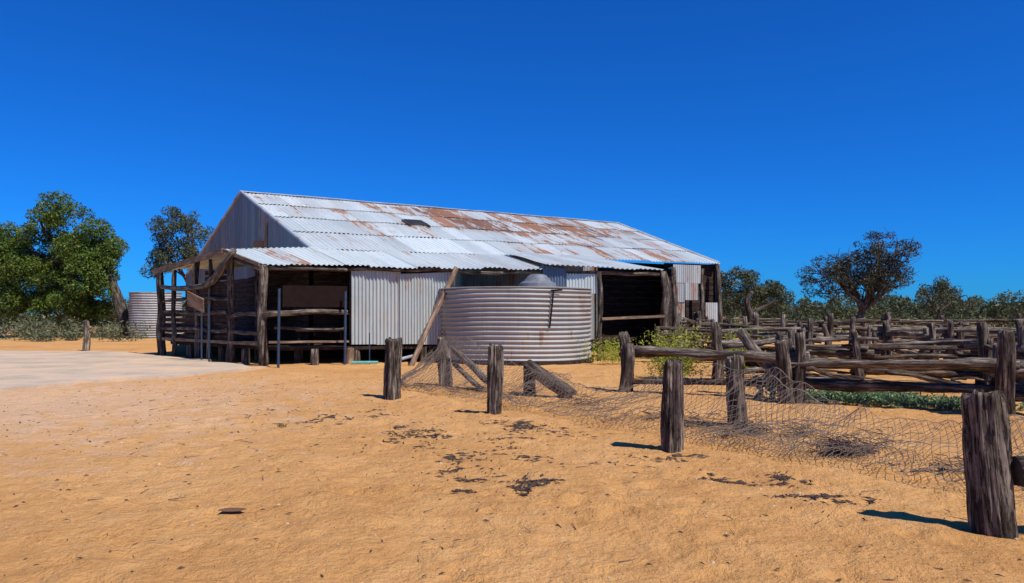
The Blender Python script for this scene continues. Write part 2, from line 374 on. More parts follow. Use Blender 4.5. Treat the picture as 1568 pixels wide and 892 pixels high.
# front wall sheets (raised on stumps)
ac=Acc()
wa=V((-5.15,23.63,3.0));wb=V((-1.95,24.43,2.98))
w1=lerp(wa,wb,.48)
corr(ac,wa,w1,drop(w1,.56),drop(wa,.56),pitch=.115,amp=.024,nv=3,seed=31,jit=.03,edge=.07)
w1=w1+V((-.04,-.03,-.1))
corr(ac,w1,wb,drop(wb,.6),drop(w1,.6),pitch=.095,amp=.022,nv=3,seed=38,jit=.02,edge=.05)
corr(ac,V((-1.95,24.43,3.1)),V((-1.9,27.2,3.5)),V((-1.9,27.2,.5)),V((-1.95,24.43,.5)),pitch=.13,seed=32)
ea=lerp(E1,E2,.665);eb=lerp(E1,E2,.78)
corr(ac,drop(ea,2.98)+V((0,.1,0)),drop(eb,2.98)+V((0,.1,0)),drop(eb,2.3)+V((0,.1,0)),drop(ea,2.3)+V((0,.1,0)),pitch=.11,amp=.015,seed=34)
ac.build('front_wall_sheets',M_wall,shed)
ac=Acc()
ha=V((1.05,25.05,3.25));hb=V((1.85,25.25,3.15))
corr(ac,ha,hb,drop(hb,2.35),drop(ha,2.35),pitch=.1,amp=.015,seed=35);corr(ac,ha,ha+V((-.2,1.2,0)),drop(ha,2.35)+V((-.2,1.2,0)),drop(ha,2.35),pitch=.1,amp=.015,seed=36)
corr(ac,ha+V((-.2,1.2,.05)),hb+V((-.2,1.2,.05)),hb+V((.05,-.1,.02)),ha+V((-.05,-.1,.02)),pitch=.1,amp=.015,seed=37)
ac.build('downpipe_hood',m_corr('hood_iron',(.10,.13,.18),rust=.2,metal=.1),shed)
# timber
ac=Acc()
def post(x,y,z1,r=.1,sd=0,z0=-.15,lean=(0,0)): log(ac,(x,y,z0),(x+lean[0],y+lean[1],z1),r,r*.85,sd,10,14,.05,.18,True,.12)
post(-7.64,22.65,3.1,.15,1);post(-9.2,24.15,3.6,.13,2);post(-10.25,25.05,3.45,.08,3);post(-11.0,25.75,3.45,.12,4);post(-13.2,27.75,3.2,.15,5);post(-12.3,26.9,3.2,.09,6);post(-8.6,24.9,3.4,.09,16)
post(3.05,25.55,3.05,.09,7);post(5.4,26.15,3.1,.15,8);post(5.8,26.3,2.9,.11,9);post(-1.98,24.3,3.1,.07,10)
post(7.0,31.9,3.6,.14,11);post(9.35,33.4,3.8,.13,12);post(8.45,32.9,3.6,.1,13)
for i,(x,y) in enumerate([(-6.15,22.95),(-5.0,23.75),(-3.9,24.0),(-2.9,24.25),(-6.9,23.9),(-8.5,23.6),(-9.8,24.9),(-11.5,26.4)]): log(ac,(x,y,-.1),(x,y,.5),.13,.12,40+i,4,10)
log(ac,Fc+V((.0,.1,-.1)),E1+V((0,.12,-.12)),.07,.07,60,8,8);log(ac,E1+V((0,.15,-.12)),E2+V((0,.12,-.1)),.06,.07,61,16,8,.05)
for z,sd in((1.62,70),(2.1,71),(1.05,72)): log(ac,(-9.3,24.2,z),(-13.2,27.8,z+.02),.075,.06,sd,8,8,.05)
log(ac,(-7.7,22.7,1.6),(-9.3,24.2,1.55),.08,.07,75,6,8)
log(ac,(-7.7,22.7,.95),(-9.3,24.2,1.0),.07,.06,76,6,8)
log(ac,(-7.4,22.9,1.15),(-5.3,23.6,1.1),.05,.05,77,6,8)
ac.build('posts_and_rails',M_post,shed,True)
ac=Acc()
log(ac,(-7.6,22.55,1.62),(-5.2,23.35,1.66),.09,.08,64,10,12,.05);log(ac,(-7.6,22.7,2.95),(-9.3,24.3,3.45),.07,.06,65)
ac.build('porch_rail',M_pale,shed,True)
ac=Acc()
beam(ac,Pk+V((-.05,-.08,-.06)),Lc+V((-.3,.15,-.1)),.06,.2,1);beam(ac,Fc+V((-.1,-.02,-.03)),Pk+V((-.05,-.05,-.02)),.06,.1,2)
log(ac,(-1.82,24.2,3.12),(-3.15,22.95,-.05),.075,.085,80,8,10,.03)
beam(ac,(-7.5,22.75,.72),(-5.2,23.5,.72),.22,.06,5);beam(ac,(-7.65,22.75,.66),(-13.2,27.85,.66),.2,.1,6)
beam(ac,(3.1,25.4,1.42),(5.4,26.0,1.52),.05,.09,7)
log(ac,(-5.15,23.45,-.05),(-5.15,23.45,.5),.12,.12,88,4,10)
ac.build('tan_timbers',M_tan,shed)  # barge boards, prop, floor edges and stump, all of tan timber
ac=Acc()
polylog(ac,[(-8.9,23.6,3.62),(-9.35,23.95,3.2),(-9.9,24.5,2.75),(-10.6,25.3,2.55),(-11.9,26.4,2.5),(-13.2,27.7,2.62)],[.12,.14,.13,.11,.09,.07],3,10)
ac.build('crooked_branch_brace',M_pale,shed,True)
ac=Acc()
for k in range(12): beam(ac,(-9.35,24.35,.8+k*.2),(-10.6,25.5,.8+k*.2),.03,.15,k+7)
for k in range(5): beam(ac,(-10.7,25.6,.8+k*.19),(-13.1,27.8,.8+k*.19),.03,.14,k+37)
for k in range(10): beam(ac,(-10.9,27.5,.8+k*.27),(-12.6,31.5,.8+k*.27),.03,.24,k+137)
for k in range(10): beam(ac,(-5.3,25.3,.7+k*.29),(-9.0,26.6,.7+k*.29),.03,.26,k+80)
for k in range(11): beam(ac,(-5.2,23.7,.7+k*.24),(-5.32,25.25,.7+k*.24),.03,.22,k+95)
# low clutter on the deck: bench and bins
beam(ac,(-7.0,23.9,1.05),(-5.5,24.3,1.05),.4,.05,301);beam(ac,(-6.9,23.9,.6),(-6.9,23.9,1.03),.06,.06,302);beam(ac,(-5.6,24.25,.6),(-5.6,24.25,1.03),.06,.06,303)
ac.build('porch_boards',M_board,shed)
ac=Acc()
beam(ac,(-7.05,22.68,2.14),(-5.2,23.28,2.14),.03,.66,3)
ac.build('dark_panel',M_dark,shed)
ac=Acc();log(ac,(-6.97,22.0,-.05),(-6.97,22.1,2.35),.04,.04,1,4,10,0,0);log(ac,(-5.2,22.95,-.05),(-5.2,23.05,2.3),.04,.04,2,4,10,0,0);log(ac,(-4.5,23.3,-.05),(-4.5,23.3,1.0),.02,.02,2,4,8,0,0)
log(ac,(-10.35,24.6,-.05),(-10.35,24.6,1.9),.03,.03,3,4,8,0,0);log(ac,(-9.9,24.1,-.05),(-9.9,24.1,1.9),.03,.03,3,4,8,0,0)
ac.build('steel_pipe_posts',M_blue,shed)
ac=Acc();beam(ac,(-10.75,24.45,2.12),(-10.05,24.05,1.85),.04,.5,3,up=(.1,-.35,.9));ac.build('tilted_board',M_tan,shed)
ac=Acc();log(ac,(-5.0,23.0,.08),(-4.2,23.1,.08),.045,.045,1,4,10,0,0);ac.build('pvc_pipe',m_plain('pvc',(.12,.38,.34),.5),shed)
ac=Acc();log(ac,(-3.9,23.0,.08),(-3.0,23.2,.3),.05,.05,1,4,10,0,0);ac.build('fallen_flashing',m_plain('flash',(.4,.43,.46),.5),shed)
# ------------------------------------------------------------ tanks
def tank(name,cx,cy,R,H,z0,pitch,seed,funnel=True):
    e=empty(name);ac=Acc();segs=120;nzr=int(H/pitch*8);vs=[];lc=[];fs=[]
    for i in range(nzr+1):
        z=z0+H*i/nzr
        for j in range(segs):
            a=2*math.pi*j/segs
            dent=.035*noise.noise(V((math.cos(a)*2,math.sin(a)*2,z*.8+seed)))+.018*noise.noise(V((math.cos(a)*7,math.sin(a)*7,z*2+seed)))
            r=R+.034*math.sin(2*math.pi*(z-z0)/pitch)+dent
            vs.append((cx+math.cos(a)*r,cy+math.sin(a)*r,z+.015*math.sin(a*3+seed)));lc.append((a*R,z-z0,seed))
    for i in range(nzr):
        for j in range(segs):
            k=(j+1)%segs;fs.append((i*segs+j,i*segs+k,(i+1)*segs+k,(i+1)*segs+j))
    ac.add(vs,fs,lc);ac.build('corrugated_shell',M_tank,e,True)
    ac=Acc();prof=[(R+.03,z0+H-.02),(R+.04,z0+H+.01),(R,z0+H+.02),(R*.4,z0+H+.04),(.01,z0+H+.06)];vs=[];fs=[]
    for r,z in prof:
        for j in range(segs):
            a=2*math.pi*j/segs;vs.append((cx+math.cos(a)*r,cy+math.sin(a)*r,z))
    for i in range(len(prof)-1):
        for j in range(segs):
            k=(j+1)%segs;fs.append((i*segs+j,i*segs+k,(i+1)*segs+k,(i+1)*segs+j))
    ac.add(vs,fs);ac.build('lid',M_tank,e)
    ac=Acc();vs=[(cx+math.cos(2*math.pi*j/48)*(R+.1),cy+math.sin(2*math.pi*j/48)*(R+.1),z) for z in(-.1,z0) for j in range(48)]
    ac.add(vs,[(j,(j+1)%48,48+(j+1)%48,48+j) for j in range(48)]+[tuple(range(48,96))]);ac.build('timber_base',M_board,e)
    if funnel:
        ac=Acc();prof=[(.62,0),(.6,.12),(.45,.2),(.3,.38),(.2,.42),(.01,.44)];vs=[];fs=[]
        for r,z in prof:
            for j in range(32):
                a=2*math.pi*j/32;vs.append((cx+.75+math.cos(a)*r,cy-1.2+math.sin(a)*r,z0+H+.04+z))
        for i in range(len(prof)-1):
            for j in range(32):
                k=(j+1)%32;fs.append((i*32+j,i*32+k,(i+1)*32+k,(i+1)*32+j))
        ac.add(vs,fs);ac.build('inlet_dome',m_plain('dome_iron',(.17,.175,.19),.6,.1),e)
        ac=Acc();a=-1.12
        px,py=cx+math.cos(a)*(R+.09),cy+math.sin(a)*(R+.09)
        log(ac,(px+.03,py,z0+H-.12),(px-.08,py-.02,z0+H-1.25),.025,.025,1,5,8,.01,0);log(ac,(px-.05,py-.02,z0+H-.1),(px+.3,py+.1,z0+H-.08),.025,.025,1,3,8,0,0)
        ac.build('overflow_pipe',M_dark,e)
    return e
tank('corrugated_water_tank',.08,25.2,2.6,2.3,.12,.145,1)
tank('corrugated_water_tank.001',-23.9,49.5,1.6,2.95,.05,.16,2,False)
# ------------------------------------------------------------ near race posts
def fpost(x,y,h,r,sd,lean=(0,0),name='wooden_fence_post',mat=M_post):
    ac=Acc();log(ac,(x,y,-.2),(x+lean[0],y+lean[1],h),r*1.05,r*.9,sd,44,72,.03,.15,True,.18);return ac.build(name,mat,None,True)
fpost(-2.24,13.95,1.12,.15,3.1);fpost(-.28,11.8,1.08,.13,4.7,(.02,0));fpost(1.88,8.65,1.04,.125,6.3,(.03,.02));fpost(3.52,5.4,1.02,.14,8.9,(-.06,0))
fpost(-1.46,16.5,1.08,.14,10.2,(-.08,0),mat=M_pale);fpost(3.2,10.4,1.0,.125,11.9,(-.06,0));fpost(.33,14.6,.62,.12,13.3)
fpost(-18.3,31.7,1.3,.13,17.0,mat=M_pale)
ac=Acc();log(ac,(.30,14.4,.62),(1.12,13.9,.05),.12,.14,21,18,28,.03,.12,True,.14);ac.build('fallen_fence_post',M_post,None,True)
ac=Acc();log(ac,(-1.3,16.3,.85),(-.5,15.2,.25),.07,.08,22,10,14,.03,.12);log(ac,(-1.3,16.3,.5),(-.6,15.1,.1),.05,.06,25,10,12,.03,.12);ac.build('fallen_rail',M_pale,None,True)
ac=Acc();log(ac,(3.62,5.32,.5),(5.9,5.1,.62),.1,.12,23,20,32,.04,.14,True,.15);ac.build('fence_rail',M_pale,None,True)
# ------------------------------------------------------------ log-rail stockyard
def stock(name,pts,zs,sd,h=1.25,r=.12,rr=.085,mat=M_rail,extra=True,fine=8):
    e=empty(name);rs=random.Random(sd);a1=Acc();a2=Acc();a3=Acc()
    for i,p in enumerate(pts):
        for k in ((-1,1) if extra else (0,)):
            if k==1 and rs.random()<.3:continue
            hh=h*rs.uniform(.78,1.12);rq=r*rs.uniform(.75,1.1);log(a1,(p[0]+k*.05,p[1]+k*.2,-.1),(p[0]+k*.05+rs.uniform(-.14,.14),p[1]+k*.2+rs.uniform(-.1,.1),hh),rq,rq*.8,rs.random()*90,12,fine*2,.06,.18,True,.16)
    for i in range(len(pts)-1):
        a=V((*pts[i],0));b=V((*pts[i+1],0));d=(b-a).normalized()
        for z in zs:
          for rep in range(3):
            if rs.random()<(.05,.5,.6)[rep]:continue
            s0=rs.uniform(.05,.4) if i else .1;s1=rs.uniform(.1,.5);n=5;P=[];R=[]
            r0=rr*rs.uniform(.6,1.2)*(1,.7,.55)[rep];z0=z+rs.uniform(-.13,.13);z1=z+rs.uniform(-.13,.13);oy=(rep>0)*rs.choice((-.15,.15))
            bow=rs.uniform(-.06,.06)
            for k in range(n):
                t=k/(n-1);q=(a-d*s0)*(1-t)+(b+d*s1)*t
                P.append((q.x+rs.uniform(-.02,.02),q.y+oy+rs.uniform(-.03,.03),z0+(z1-z0)*t+bow*4*t*(1-t)+rs.uniform(-.02,.02)));R.append(r0*(1-.4*t)*rs.uniform(.85,1.15))
            if rs.random()<.5:P.reverse()
            polylog(a3 if rs.random()<.45 else a2,P,R,rs.random()*90,fine+3,7,.42)
    a1.build('posts',M_post,e,True);a2.build('rails',mat,e,True)
    if a3.v:a3.build('bleached_rails',M_pale,e,True)
    return e
stock('log_rail_fence',[(2.32,15.07),(5.05,13.45),(7.8,11.8),(10.7,10.1),(14,8.3)],[.78,.30],1,1.2,.13,.10,fine=12)
stock('log_rail_fence',[(4.9,17.6),(6.9,18.1),(8.05,17.3),(10.6,16.6),(13.2,16.2),(17,15.2)],[.9,.6,.25],2,1.25,.11,.08)
stock('log_rail_fence',[(4.9,24.6),(7.0,23.8),(9.2,23),(11.4,22.6),(13.6,22.4),(16,22),(19,21.6),(23,21)],[1.1,.85,.5,.2],3,1.35,.11,.08,M_rail)
stock('log_rail_fence',[(7.6,30.3),(10,30),(12.6,29.5),(15,29.3),(17.5,29),(20,29),(23,28.6),(27,28)],[1.25,.95,.5],4,1.55,.12,.085)
stock('log_rail_fence',[(10,39),(14,38.5),(18,38),(22,37.5),(26,37),(31,36.5),(36,36)],[1.2,.9,.5],5,1.55,.14,.09,M_pale)
stock('log_rail_fence',[(5.2,13.6),(5.9,15.6),(6.6,18.1),(8,20.6),(9,23),(10.4,26),(11.8,29.2)],[.85,.55,.25],6,1.2,.10,.07)
stock('log_rail_fence',[(13.4,16.3),(13.3,19),(13.2,22.2),(14.6,25.5),(16.8,29)],[1.0,.7,.35],7,1.3,.11,.075,M_pale)
stock('log_rail_fence',[(9.9,12.9),(10.3,15),(10.6,16.6),(11,19.5),(11.4,22.5)],[.85,.5,.2],8,1.2,.11,.08)
stock('log_rail_fence',[(6.0,26.5),(6.6,28.2),(7.6,30.3),(8.8,33)],[1.25,.8,.4],9,1.6,.12,.09)
ac=Acc();ac2=Acc();rs=random.Random(55)
for i in range(95):
    y=rs.uniform(14.8,28);x=rs.uniform(4.4+(y-14)*.16,4+(y-14)*.9+6)
    an=rs.uniform(-.6,.6);L=rs.uniform(1.2,3.0);dz=rs.uniform(0,.55);r=rs.uniform(.025,.065)
    polylog(ac if i%3 else ac2,[(x,y,.06+dz),(x+L*.3*math.cos(an),y+L*.3*math.sin(an),.12+dz*.7+rs.uniform(-.03,.06)),(x+L*.65*math.cos(an+.1),y+L*.65*math.sin(an+.1),.1+dz*.3+rs.uniform(-.0,.06)),(x+L*math.cos(an),y+L*math.sin(an),.08)],[r,r*.9,r*.7,r*.4],rs.random()*99,8,4,.35)
ac.build('fallen_logs',M_rail,None,True);ac2.build('fallen_logs',M_pale,None,True)
ac=Acc();polylog(ac,[(4.55,14.7,1.25),(4.8,14.4,.8),(5.1,14.0,.4)],[.1,.11,.12],4,14,6,.3);ac.build('leaning_post',M_pale,None,True)
ac=Acc();rs=random.Random(5)
for i in range(9):
    x=8.5+i*.62;y=27.0+rs.uniform(-.6,.6);log(ac,(x,y,0),(x+rs.uniform(-.15,.15),y,rs.uniform(1.1,1.6)),.1,.08,i*3.3,8,12,.05,.18,True,.14)
ac.build('gate_posts',M_pale,None,True)
ac=Acc();polylog(ac,[(10.6,33,0),(10.7,33,1.2),(10.5,33,2.1),(10.75,33,2.6)],[.2,.17,.13,.06],4,10,5);polylog(ac,[(10.6,33,1.6),(11.3,33.1,1.9),(11.9,33,2.2)],[.12,.08,.04],5,8);ac.build('dead_stump',M_bark,None,True)
# ------------------------------------------------------------ wire netting (collapsed)
path=[V((-1.75,16.6)),V((-1.35,16.0)),V((.3,14.1)),V((1.6,12.3)),V((3.15,10.15)),V((4.2,8.9)),V((5.4,7.6)),V((7.2,6.2))]
hgt=[.8,.95,.48,.3,.75,.28,.36,.3]
def samp(s):
    t=s*(len(path)-1);i=min(int(t),len(path)-2);f=t-i;return lerp(path[i],path[i+1],f),hgt[i]+(hgt[i+1]-hgt[i])*(f*f*(3-2*f))
def net(s,t):
    q,hh=samp(min(max(s,0),1));d=(samp(min(s+.02,1))[0]-samp(max(s-.02,0))[0]).normalized();nn=V((-d.y,d.x))*-1
    if nn.y>0:nn=-nn
    wv=noise.noise(V((s*14,t*2.2,1)))
    z=hh*(1-t)**1.6+ .06+ .18*abs(noise.noise(V((s*30,t*3,4))))+ .06*noise.noise(V((s*70,t*8,8)))
    q2=q+nn*(t*(1.1+.55*s)+wv*.3)
    return V((q2.x,q2.y,max(z,.06)))
ac=Acc();Ltot=14.2;cell=.085;nu=int(Ltot/cell);nv=int(1.5/cell)
def wire(a,b,r=.0033):
    d=b-a
    if d.length<1e-5:return
    x,y=frame(d);ps=[]
    for P0 in(a,b):
        for k in range(3):
            an=k*2.094;ps.append(P0+(x*math.cos(an)+y*math.sin(an))*r)
    ac.add(ps,[(0,1,4,3),(1,2,5,4),(2,0,3,5)])
for layer in range(2):
    G=[[net((i+.5*(j%2))/nu,j/nv)+V((.13*layer*math.sin(i*.11+2),.16*layer*math.sin(i*.07),.05*layer*(1+math.sin(i*.2+j*.3)))) for j in range(nv+1)] for i in range(nu+1)]
    for i in range(nu):
        if layer and noise.noise(V((i*.05,3,3)))<.0:continue
        for j in range(nv):
            a=G[i][j]
            if j%2==0:
                wire(a,G[i][j+1])
                if i>0:wire(a,G[i-1][j+1])
            else:
                wire(a,G[i][j+1]);wire(a,G[i+1][j+1])
        for j in (0,nv): wire(G[i][j],G[i+1][j],.0042)
ac.build('wire_netting',M_wire)
# ------------------------------------------------------------ twigs, litter
ac=Acc();rs=random.Random(9)
def twigs(cx,cy,rx,ry,n,h,L=.3,r=.0042):
    for _ in range(n):
        x=cx+rs.gauss(0,rx*.5);y=cy+rs.gauss(0,ry*.5);z=abs(rs.gauss(0,h*.6))+.02
        a=rs.uniform(0,6.28);l=rs.uniform(.3,1)*L;e=rs.uniform(-.3,.5)
        p0=V((x,y,z));p1=p0+V((math.cos(a)*l*.5,math.sin(a)*l*.5,e*l*.5));p2=p1+V((math.cos(a+.6)*l*.5,math.sin(a+.6)*l*.5,rs.uniform(-.4,.3)*l*.5))
        if p2.z<.02:p2.z=.02
        for q0,q1 in((p0,p1),(p1,p2)):
            d=q1-q0;X,Y=frame(d);ps=[]
            for P0 in(q0,q1):
                for k in range(3):
                    an=k*2.094;ps.append(P0+(X*math.cos(an)+Y*math.sin(an))*r)
            ac.add(ps,[(0,1,4,3),(1,2,5,4),(2,0,3,5)])
for (x,y,rx,ry,n) in [(2.6,10.5,.35,.15,110),(2.2,11.0,.25,.12,60),(3.15,9.75,.3,.14,140),(3.75,9.55,.25,.12,70),(3.75,8.35,.26,.14,260),(4.35,8.8,.3,.14,60),(1.2,12.9,.4,.15,70),(4.6,7.5,.2,.1,40),(-.6,15,.4,.2,80),(2.75,9.4,.3,.1,40)]:
    twigs(x,y,rx,ry,n,.13)
ac.build('dry_brush',M_twig)
ac=Acc();rs=random.Random(19)
def flakes(cx,cy,rx,ry,n,sz=.04):
    a0=rs.uniform(-.5,.5)
    for _ in range(n):
        x=cx+rs.gauss(0,rx*.5);y=cy+rs.gauss(0,ry*.5)+(x-cx)*a0*.3;a=rs.gauss(a0,.9);l=sz*rs.uniform(.4,1.9);w=l*rs.uniform(.08,.28);z=gz(x,y)+.006
        c,s=math.cos(a),math.sin(a);h=rs.uniform(.004,.014)
        ps=[V((x+c*l,y+s*l,z)),V((x-s*w,y+c*w,z)),V((x-c*l,y-s*l,z)),V((x+s*w,y-c*w,z)),V((x,y,z+h))]
        ac.add(ps,[(0,1,4),(1,2,4),(2,3,4),(3,0,4)])
for (x,y,rx,ry,n) in [(-1.31,9.7,.35,.3,260),(.2,10.6,.45,.25,280),(.05,6.75,.3,.12,300),(2.5,7.1,.35,.12,170),(2.75,6.35,.25,.09,190),(-.46,7.2,.5,.2,80),(-2.5,11.3,.6,.4,150),(2.05,7.2,.15,.08,60),(4.2,7.7,.3,.15,110),(-.63,8.0,.35,.4,120),(-.5,9.2,.5,.5,130),(-.4,6.5,.12,.06,50),(1.9,8.2,.2,.1,60),(.3,9.9,.5,.3,110),(-3.8,11.5,.6,.5,60),(1.3,7.9,.3,.2,40),(-.1,8.3,.4,.3,60)]:
    for _ in range(9): # each patch is broken into uneven smaller ones
        flakes(x+rs.gauss(0,rx*.7),y+rs.gauss(0,ry*.9),rx*rs.uniform(.15,.6),ry*rs.uniform(.3,.9),int(n*rs.uniform(.03,.14)),rs.choice((.025,.035,.045)))
for _ in range(1900):
    flakes(rs.uniform(-9,9),rs.uniform(3,19),.3,.3,1,rs.uniform(.01,.028))
ac.build('bark_litter',M_bl)
ac=Acc();rs=random.Random(23)
for _ in range(300):
    x=rs.uniform(-8,8);y=rs.uniform(3,17);a=rs.uniform(0,3.14);l=rs.uniform(.04,.18);z=gz(x,y)+.008
    log(ac,(x,y,z),(x+math.cos(a)*l,y+math.sin(a)*l,z+.01),.0038,.002,1,2,4,0.01,0)
ac.build('ground_sticks',M_twig)
ac=Acc();rs=random.Random(29)
for _ in range(420):
    x=rs.uniform(-9,6);y=rs.uniform(3,20);r=rs.uniform(.006,.022);z=gz(x,y)
    ph=rs.uniform(0,6)
    ps=[V((x+math.cos(ph+k*1.257)*r*rs.uniform(.7,1.2),y+math.sin(ph+k*1.257)*r,z-.002)) for k in range(5)]+[V((x,y,z+r*.7))]
    ac.add(ps,[(k,(k+1)%5,5) for k in range(5)])
ac.build('pebbles',m_plain('pebble',(.5,.36,.25),.9))
ac=Acc();ac.add([(-2.23+.11*math.cos(k*.26)*(1+.1*math.sin(k)),5.88+.06*math.sin(k*.26),gz(-2.23,5.88)+.022) for k in range(24)],[tuple(range(24))]);ac.build('ground_cap',m_plain('rust_cap',(.16,.075,.03),.8))
# ------------------------------------------------------------ foliage
def leaves(name,centers,radii,n_per,size,mat,parent=None,flat=.8,gaps=0,elong=1.6):
    C=np.array(centers);R=np.array(radii)
    tot=[];
    for c,r,n in zip(C,R,n_per):
        d=np.random.normal(size=(n,3));d/=np.linalg.norm(d,axis=1)[:,None]
        rad=np.random.uniform(.25,1,size=(n,1))**.5
        tot.append(c+d*rad*r*np.array([1,1,flat]))
    P=np.concatenate(tot);n=len(P)
    a=np.random.normal(size=(n,3));a/=np.linalg.norm(a,axis=1)[:,None]
    b=np.cross(a,np.random.normal(size=(n,3)));b/=np.linalg.norm(b,axis=1)[:,None]
    s=(np.random.uniform(.5,1.3,size=(n,1))*size)
    v=np.stack([P-a*s*elong,P-b*s*.55,P+a*s*elong,P+b*s*.55],1).reshape(-1,3)
    v[:,2]=np.maximum(v[:,2],.02)
    me=bpy.data.meshes.new(name);me.vertices.add(n*4);me.vertices.foreach_set('co',v.ravel().astype(np.float32))
    me.loops.add(n*4);me.loops.foreach_set('vertex_index',np.arange(n*4,dtype=np.int32));me.polygons.add(n)
    me.polygons.foreach_set('loop_start',np.arange(0,n*4,4,dtype=np.int32));me.polygons.foreach_set('loop_total',np.full(n,4,dtype=np.int32))
    me.update();me.validate();me.materials.append(mat)
    ob=bpy.data.objects.new(name,me);scene.collection.objects.link(ob)
    if parent:ob.parent=parent
    return ob
def tree(name,base,ells,nclump,cr,nleaf,size,mat,seed,tr=.25,trunk=None,twig=0,nbr=20,flat=.8):
    e=empty(name);rs=random.Random(seed);cs=[];crs=[];base=V(base)
    for _ in range(nclump):
        c,r=rs.choices(ells,weights=[q[1][0]*q[1][2] for q in ells])[0]
        while True:
            d=V((rs.uniform(-1,1),rs.uniform(-1,1),rs.uniform(-1,1)))
            if .35<d.length<1:break
        cs.append((c[0]+d.x*r[0],c[1]+d.y*r[1],c[2]+d.z*r[2]));crs.append(cr*rs.uniform(.55,1.3))
    leaves('crown',cs,crs,[int(nleaf*(r/cr)**2) for r in crs],size,mat,e,flat)
    ac=Acc();fork=V(trunk[-1]) if trunk else base+V((0,0,1.5))
    tp=[base]+[V(t) for t in (trunk or [fork])]
    polylog(ac,tp,[tr*(1-.4*i/(len(tp)-1)) for i in range(len(tp))],seed,10,5)
    limbs=[]
    for c,r in ells:
        for q in range(2):
            t=V(c)+V((rs.uniform(-.5,.5)*r[0],rs.uniform(-.5,.5)*r[1],rs.uniform(.0,.5)*r[2]));st=lerp(tp[-2],tp[-1],rs.uniform(.2,1))
            m=lerp(st,t,.5)+V((rs.uniform(-.4,.4),0,rs.uniform(-.3,.3)));polylog(ac,[st,m,t],[tr*.5,tr*.36,tr*.16],rs.random()*9,8,4);limbs.append((st,m,t))
    for c in rs.sample(cs,min(nbr,len(cs))):
        c=V(c);lb=min(limbs,key=lambda L:(L[2]-c).length);f=rs.uniform(.3,1)
        st=lerp(lb[0],lb[1],f) if rs.random()<.35 else lerp(lb[1],lb[2],f)
        m1=lerp(st,c,.35)+V((rs.uniform(-.35,.35),rs.uniform(-.3,.3),rs.uniform(-.1,.4)));m2=lerp(st,c,.7)+V((rs.uniform(-.3,.3),rs.uniform(-.3,.3),rs.uniform(-.1,.3)))
        polylog(ac,[st,m1,m2,c],[tr*.22,tr*.17,tr*.11,tr*.05],rs.random()*9,6,3)
        for _ in range(twig):
            q=c+V((rs.uniform(-1,1),rs.uniform(-1,1),rs.uniform(-.6,1)))*cr*1.4
            polylog(ac,[m2,lerp(m2,q,.5)+V((0,0,rs.uniform(-.2,.3))),q],[tr*.09,tr*.06,tr*.03],rs.random()*9,4,2)
    ac.build('trunk_and_limbs',M_bark,e,True);return e
L_green=m_leaf('leaf_green',(.025,.05,.008),(.085,.14,.018),(.20,.26,.035))
L_olive=m_leaf('leaf_olive',(.03,.042,.02),(.08,.095,.042),(.17,.185,.085))
L_dark=m_leaf('leaf_dark',(.018,.021,.013),(.045,.048,.03),(.11,.11,.07))
L_yel=m_leaf('leaf_yellow_green',(.16,.19,.02),(.38,.42,.05),(.55,.56,.10),.3)
L_far=m_leaf('leaf_far',(.03,.042,.018),(.08,.098,.04),(.165,.18,.08))
tree('leafy_tree',(-26.0,50,0),[((-30.6,50,6.5),(2.9,2.6,2.9)),((-33.0,50,4.0),(3.0,2.4,3.0)),((-29.2,50,3.7),(2.5,2.2,2.9)),((-28.0,49.8,6.0),(1.5,1.4,1.8)),((-34.5,50,5.2),(1.7,2,2.4)),((-28.3,49.8,4.6),(1.5,1.6,1.8))],290,.76,360,.07,L_green,3,.42,[(-26.6,50,2.2),(-27.4,50,4.2),(-29.3,50,5.4)],0,24)
tree('gum_tree',(-24.2,58,0),[((-26.0,58,8.2),(2.2,1.8,1.9)),((-27.3,58,6.0),(1.6,1.5,1.6)),((-24.6,58,6.3),(1.3,1.5,1.3))],85,.6,150,.07,L_olive,5,.3,[(-24.9,58,2.5),(-25.6,58,4.6)],1,26)
tree('desert_oak_tree',(28.4,60,0),[((25.6,60,4.6),(2.2,2.4,1.7)),((27.6,60,5.6),(1.9,2.2,1.7)),((30.3,60,6.6),(2.5,2.4,1.5)),((28.9,60,4.2),(2.2,2,1.3)),((31.2,60,4.6),(1.5,2,1.2))],160,.6,120,.065,L_dark,8,.34,[(28.3,60,1.2),(28.7,60,2.3)],3,90,.7)
tree('mulga_tree',(21.5,68,0),[((21.0,68,3.8),(2.6,2,1.7)),((23.6,68,3.2),(1.8,2,1.5))],70,.7,160,.09,L_olive,9,.2,[(21.4,68,1.2),(21.2,68,2.2)],1,16)
tree('mulga_tree',(38.2,66,0),[((38.0,66,3.3),(2.0,2,1.3)),((40.0,66,2.8),(1.5,2,1.1))],46,.6,100,.08,L_olive,10,.2,[(38.1,66,1.2),(38.4,66,2.2)],2,22)
rs=random.Random(77);cs=[];cr=[];ns=[]
def bush(x,y,h,n):
    w=h*rs.uniform(.4,.8)
    for q in range(n):
        t=rs.random();cs.append((x+rs.gauss(0,w*.8),y+rs.gauss(0,1),h*(.2+.62*t)));r=h*rs.uniform(.14,.30);cr.append(r);ns.append(int(26+60*(r/h)*3*rs.uniform(.5,1.2)))
for _ in range(190):
    y=rs.uniform(72,135);k=rs.uniform(.25,.85);bush(k*y,y,(1.5+3.4*rs.random()**1.9)*(y/95),8)
for _ in range(100):
    y=rs.uniform(66,120);k=rs.uniform(-.95,-.36);bush(k*y,y,(1.2+3.2*rs.random()**2)*(y/95),8)
for _ in range(160):
    y=rs.uniform(140,260);k=rs.uniform(-1,1);bush(k*y,y,rs.uniform(2.2,5.0),5)
leaves('distant_scrub',cs,cr,ns,.17,L_far)
cs=[];cr=[];ns=[]
